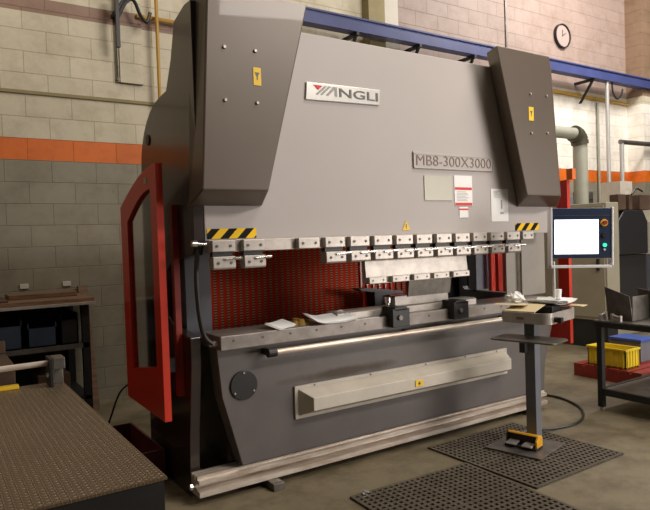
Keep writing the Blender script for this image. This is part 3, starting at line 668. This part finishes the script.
tag(obj('steel_sheet_part', B().hexa([(5.06,2.56,.757),(5.066,2.56,.757),(5.07,2.90,.757),(5.064,2.90,.757),(5.03,2.56,.955),(5.036,2.56,.955),(5.036,2.90,1.01),(5.03,2.90,1.01)]).box(5.066,5.35,2.56,2.566,.757,.95).box(5.066,5.35,2.56,2.90,.757,.761), 'steeld'), 'bent grey sheet steel part on the cart, cut off by the right photo edge', 'metal part')
for i, (x, y, r) in enumerate(((4.755,3.045,.1),(4.715,2.90,1.4))):
    o = obj('cast_clamp', B().box(-.05,.05,-.012,.012,0,.025).box(.03,.05,-.012,.012,.025,.06).cyl((-.03,0,.035),(.03,0,.045),.011,10).box(-.05,-.03,-.012,.012,.025,.05), 'steel', bevel=.003)
    o.location = (x,y,.757); o.rotation_euler = (0,0,r)
    tag(o, ('small steel clamp lying at the corner of the cart top','small steel clamp lying beside the left sheet steel part')[i], 'clamp', 'clamps on the cart')

# pallet and crates
t = thing('pallet', 'red painted low pallet on the floor behind the cart', 'pallet', (6.0, 3.6, 0))
b_ = B()
for i in range(6): b_.box(5.66,6.75,3.24+i*.125,3.24+i*.125+.10,.11,.13)
obj('deck_boards', b_, 'redd', t)
obj('stringer', B().box(5.66,5.74,3.24,3.965,0,.11), 'redd', t); obj('stringer', B().box(6.1,6.18,3.24,3.965,0,.11), 'redd', t); obj('stringer', B().box(6.67,6.75,3.24,3.965,0,.11), 'redd', t)
t = thing('plastic_crate', 'yellow ribbed plastic crate standing on the red pallet', 'crate', (5.85,3.62,.13))
b = B().box(5.72,5.95,3.43,3.84,.131,.145).box(5.72,5.73,3.43,3.84,.13,.32).box(5.94,5.95,3.43,3.84,.13,.32).box(5.72,5.95,3.43,3.44,.13,.32).box(5.72,5.95,3.83,3.84,.13,.32)
obj('crate_body', b, 'crate', t)
r_ = B()
for i in range(7): r_.box(5.712,5.72,3.45+i*.06,3.458+i*.06,.14,.307)
for i in range(5): r_.box(5.74+i*.048,5.748+i*.048,3.422,3.43,.14,.307)
obj('crate_rib', r_, 'crate', t)
obj('crate_rim', B().box(5.708,5.725,3.418,3.852,.307,.325).box(5.945,5.962,3.418,3.852,.307,.325).box(5.725,5.945,3.418,3.435,.307,.325).box(5.725,5.945,3.835,3.852,.307,.325), 'crate', t)
t = thing('storage_bin', 'grey bin with blue lid behind the yellow crate', 'bin', (6.3,3.62,.13))
obj('bin_body', B().box(6.15,6.42,3.52,3.86,.13,.335), 'bluegrey', t, bevel=.006)
obj('lid', B().box(6.14,6.43,3.51,3.87,.335,.365), 'bluelid', t, bevel=.006)

# ------------------------------------------------------------------ right background
t = thing('electrical_cabinet', 'beige electrical cabinet standing behind the screen panel', 'cabinet', (7.6, 4.9, 0))
cab = obj('cabinet_body', B().box(7.15,7.42,4.50,5.45,.36,1.86), 'beige', t, bevel=.01)
obj('cabinet_base', B().box(7.18,7.40,4.53,5.42,0,.36), 'black', t)
obj('cabinet_door', B().box(7.14,7.15,4.53,5.42,.40,1.83), 'beige', t, bevel=.003)
obj('door_handle', B().box(7.115,7.14,4.60,4.63,1.0,1.15), 'black', t)
tag(obj('junction_box', B().box(7.2,7.36,5.10,5.25,1.861,1.97).box(7.24,7.28,5.13,5.22,1.97,2.01), 'bluegrey', bevel=.004), 'small grey box standing on top of the beige cabinet', 'box')
tag(obj('vented_box', B().box(8.5,8.8,5.75,5.9,1.6,2.12).box(8.52,8.78,5.74,5.75,2.0,2.1), 'steeld', bevel=.004), 'dark vented box sticking up behind the beige cabinet', 'box')
t = thing('milling_machine', 'beige and black machine with dark hood at the right edge', 'machine', (8.5, 5.0, 0))
obj('machine_body', B().box(8.05,9.6,5.0,5.46,0,1.86), 'beige', t, bevel=.01)
obj('hood', B().prism([(8.0,1.16),(8.74,1.16),(8.74,1.62),(8.62,1.78),(8.16,1.78),(8.0,1.62)], 'y', 4.86, 4.998), 'blackp', t, bevel=.015)
obj('work_window', B().box(8.06,8.74,4.90,4.999,.40,1.15), 'dark', t)
obj('white_panel', B().box(8.80,9.5,4.85,4.99,1.14,1.62), 'whitewall', t, bevel=.005)
obj('lower_panel', B().box(8.80,9.5,4.85,4.99,.2,1.12), 'bluegrey', t, bevel=.005)
for a, b in ((8.02,8.2),(8.28,8.36),(8.55,8.82)): obj('tool_head', B().box(a,b,4.86,4.998,1.782,2.0), 'brown', t, bevel=.01)
obj('top_tray', B().box(8.3,8.6,5.0,5.3,1.86,2.2), 'cream', t)
obj('head_hose', B().tube([(8.32,4.85,2.0),(8.45,4.85,2.08),(8.6,4.85,2.04)], .012), 'cable', t)
# duct with elbow
t = thing('extraction_duct', 'grey green extraction duct with dark elbow beside the right cover', 'duct', (8.2,5.6,0))
obj('horizontal_pipe', B().cyl((6.6,5.6,2.955),(8.13,5.6,2.955),.085,24), 'duct', t, smooth=True)
b = B()
for k in range(4):
    a0 = math.radians(90-k*22.5); a1 = math.radians(90-(k+1)*22.5)
    b.cyl((8.12+.15*math.cos(a0),5.6,2.80+.155*math.sin(a0)),(8.12+.15*math.cos(a1),5.6,2.80+.155*math.sin(a1)),.125,20)
obj('elbow', b, 'ductd', t)
obj('vertical_pipe', B().cyl((8.27,5.6,0),(8.27,5.6,2.82),.10,24,.105), 'duct', t, smooth=True)
tag(obj('steel_pole', B().cyl((9.62,5.99,0),(9.62,5.99,3.978),.032,16), 'pole', smooth=True), 'thin silver pole rising to the blue rail', 'pole')
tag(obj('conduit', B().cyl((9.78,6.27,0),(9.78,6.27,3.7),.022,12), 'duct', smooth=True), 'thin grey conduit on the wall left of the silver pole', 'pipe')
t = thing('pipe_frame', 'silver pipe frame standing at the right before the wall', 'frame', (10.3,5.9,0))
obj('upright', B().cyl((9.86,5.9,0),(9.86,5.9,2.98),.035,16), 'pole', t, smooth=True)
obj('upright', B().cyl((11.6,5.9,0),(11.6,5.9,2.98),.035,16), 'pole', t, smooth=True)
obj('crossbar', B().cyl((9.82,5.9,2.98),(11.64,5.9,3.0),.04,16), 'steeld', t, smooth=True)
tag(obj('yellow_hose', B().tube([(10.5,5.8,0),(10.52,5.8,1.2),(10.6,5.8,1.9),(10.75,5.8,2.35),(10.95,5.8,2.8),(11.05,5.8,3.3)], .022), 'ochre', smooth=True), 'thin yellow hose hanging inside the pipe frame', 'hose')
t = thing('wall_sign', 'small white and magenta sign on the column at right edge', 'sign', (11.1,5.98,3.2))
obj('sign_board', B().box(11.0,11.3,5.98,6.0,3.30,3.56), 'white', t)
obj('sign_mark', B().box(11.06,11.25,5.976,5.98,3.47,3.53).box(11.06,11.2,5.976,5.98,3.39,3.43), 'pinkink', t)

# ------------------------------------------------------------------ left foreground: tread plate table
t = thing('welding_table', 'large low table topped with worn steel tread plate, lower left', 'table', (-.4,2.45,0))
obj('table_top', B().box(-1.6,.548,1.69,3.26,.842,.85), 'tread', t)
obj('table_frame', B().box(-1.58,.535,1.705,1.76,.75,.8415).box(-1.58,.535,3.19,3.245,.75,.8415).box(.48,.535,1.76,3.19,.75,.8415).box(-1.58,-1.52,1.76,3.19,.75,.8415), 'black', t)
obj('edge_plate', B().box(-1.58,.54,1.695,1.704,.68,.8415), 'black', t)
for x, y in ((.46,1.72),(.46,3.16),(-1.57,1.72),(-1.57,3.16)): obj('leg', B().box(x,x+.07,y,y+.07,0,.75), 'black', t)
t = thing('bar_stop', 'steel bar held in an upright bracket on the far table corner', 'bar stop', (.45,3.2,.85))
obj('bracket_plate', B().box(.475,.490,3.13,3.25,.8502,.985), 'black', t, bevel=.002)
obj('bracket_block', B().box(.492,.545,3.14,3.24,.93,.985).box(.492,.545,3.2,3.24,.8502,.93), 'steeld', t, bevel=.003)
obj('bar', B().cyl((-.75,3.19,.95),(.474,3.19,.957),.014,14), 'rust', t, smooth=True)
obj('nut', B().cyl((.474,3.16,.905),(.463,3.16,.905),.012,6), 'bright', t)
tag(obj('tool_case', B().box(-.5,.36,3.42,3.85,.60,.93).box(-.5,.36,3.84,3.86,.93,1.0), 'brown', bevel=.006), 'open brown wooden box standing behind the tread plate table', 'box')
tag(obj('case_stand', B().box(-.5,.36,3.45,3.85,0,.5995), 'black'), 'black stand carrying the brown wooden box', 'stand')
tag(obj('spirit_level', B().box(.0,.35,3.205,3.245,.8502,.868), 'yellow', bevel=.003), 'yellow spirit level lying on the far edge of the tread plate', 'level')

# left background workbench
t = thing('workbench', 'dark steel workbench with worn wooden top against left wall', 'workbench', (.2,5.85,0))
obj('wooden_top', B().box(-1.6,1.20,5.45,6.25,1.035,1.085), 'wood', t, bevel=.004)
obj('top_edge', B().box(-1.6,1.20,5.40,5.45,1.03,1.05), 'steel', t)
for x in (-1.55, 1.10):
    for y in (5.48, 6.15): obj('leg', B().box(x,x+.06,y,y+.06,0,1.035), 'black', t)
obj('shelf', B().box(-1.55,1.15,5.48,6.2,.66,.70), 'steeld', t)
obj('lower_shelf', B().box(-1.55,1.15,5.48,6.2,.22,.25), 'black', t)
obj('back_panel', B().box(-1.55,1.15,6.22,6.24,.22,1.03), 'black', t)
for i, (x, w, h, m, lb) in enumerate(((.30,.34,.24,'bluebin','blue plastic bin on the workbench shelf, leftmost'),(.68,.22,.20,'bluebin','smaller blue plastic bin on the workbench shelf, in the middle'),(.93,.14,.26,'black','dark narrow bin on the workbench shelf, rightmost'))):
    x0 = x-.35*0; b = B().box(x0,x0+w,5.50,5.9,.70,.712).box(x0,x0+.01,5.5,5.9,.70,.70+h).box(x0+w-.01,x0+w,5.5,5.9,.70,.70+h).box(x0,x0+w,5.5,5.51,.70,.70+h*.8).box(x0,x0+w,5.89,5.9,.70,.70+h)
    tag(obj('storage_bin', b, m), lb, 'bin', 'bins on the workbench shelf')
tag(obj('carton', B().box(.75,1.0,5.55,5.9,.251,.45), 'brown', bevel=.003), 'brown carton on the bottom shelf of the workbench', 'carton')
tag(obj('flat_board', B().box(-.3,.55,5.5,6.1,1.086,1.10), 'brown'), 'thin brown board lying on the wooden bench top', 'board')
tag(obj('wood_block', B().box(.58,1.12,5.75,6.05,1.086,1.125), 'wood', bevel=.003), 'pale timber piece lying at the right end of the bench top', 'timber')
tag(obj('leaning_plank', B().hexa([(1.23,5.9,0),(1.31,5.9,0),(1.31,5.95,0),(1.23,5.95,0),(1.23,6.24,1.14),(1.31,6.24,1.14),(1.31,6.29,1.14),(1.23,6.29,1.14)]), 'wood'), 'brown plank leaning on the wall at the right end of the workbench', 'plank')
for i, x in enumerate((.73,1.10)):
    tag(obj('wall_outlet', B().box(x,x+.075,6.285,6.3,1.145,1.19), 'whitewall', bevel=.003), ('left small white plate on the wall above the bench','right small white plate on the wall above the bench')[i], 'wall plate')
# dark red tray below the guard door
t = thing('parts_tray', 'dark red low bin on the floor under the left guard door', 'bin', (1.0,3.7,0))
b = B().box(.82,1.24,3.85,4.6,0,.012).box(.82,.835,3.85,4.6,.012,.20).box(1.225,1.24,3.85,4.6,.012,.20).box(.835,1.225,3.85,3.865,.012,.20).box(.835,1.225,4.585,4.6,.012,.20)
obj('tray_body', b, 'deepred', t); obj('tray_label', B().box(1.0,1.07,3.847,3.85,.08,.12), 'plaque2', t)
tag(obj('air_hose', B().tube([(1.02,4.72,.008),(1.05,4.70,.05),(1.10,4.64,.25),(1.16,4.5,.48),(1.262,4.2,.6)], .007), 'cable', smooth=True), 'thin dark hose hanging down to the floor behind the left guard door', 'hose')

# ------------------------------------------------------------------ lights: ceiling fittings above and out of the picture
def area(name, loc, target, sx, sy, power, col=(1,.9,.76)):
    l = bpy.data.lights.new(name, 'AREA'); l.shape = 'RECTANGLE'; l.size = sx; l.size_y = sy; l.energy = power; l.color = col
    o = bpy.data.objects.new(name, l); COL.objects.link(o); o.location = loc
    o.rotation_euler = (Vector(target)-Vector(loc)).to_track_quat('-Z','Y').to_euler(); return o
area('ceiling_lamp', (5.6,-2.6,5.6), (3.8,3.3,1.2), 3.0, .8, 300, (1,.91,.83))
area('bay_door_daylight', (8.0,-3.2,1.6), (3.2,3.8,1.1), 3.4, 2.6, 270, (1,.92,.86))
area('ceiling_lamp', (4.4,1.4,6.4), (4.4,2.6,0), 3.0, .8, 160, (1,.91,.77))
area('ceiling_lamp', (8.8,4.0,6.0), (9.2,6.0,2.6), 3.0, .8, 250, (1,.93,.88))
area('ceiling_lamp', (-.3,4.4,6.3), (.6,6.3,3.6), 2.4, .6, 42, (1,.88,.68))
w = bpy.data.worlds.new('hall'); S.world = w; w.use_nodes = True
w.node_tree.nodes['Background'].inputs[0].default_value = (1,.9,.8,1); w.node_tree.nodes['Background'].inputs[1].default_value = .035

# ------------------------------------------------------------------ camera
cam = bpy.data.cameras.new('camera'); co = bpy.data.objects.new('camera', cam); COL.objects.link(co); S.camera = co
cam.sensor_fit = 'HORIZONTAL'; cam.sensor_width = 36; cam.lens = 614.2/650*36; cam.clip_start = .05
yaw, p, r = (math.radians(a) for a in (33.14, 1.365, 1.933))
f = Vector((math.sin(yaw)*math.cos(p), math.cos(yaw)*math.cos(p), -math.sin(p))); rt = Vector((math.cos(yaw), -math.sin(yaw), 0)); dn = f.cross(rt)
X = math.cos(r)*rt+math.sin(r)*dn; D = -math.sin(r)*rt+math.cos(r)*dn
mw = Matrix((X, -D, -f)).transposed().to_4x4(); mw.translation = (0,0,1.5); co.matrix_world = mw
S.view_settings.view_transform = 'Standard'; S.view_settings.look = 'None'; S.view_settings.gamma = 1; S.view_settings.exposure = 0
S.view_settings.use_curve_mapping = False
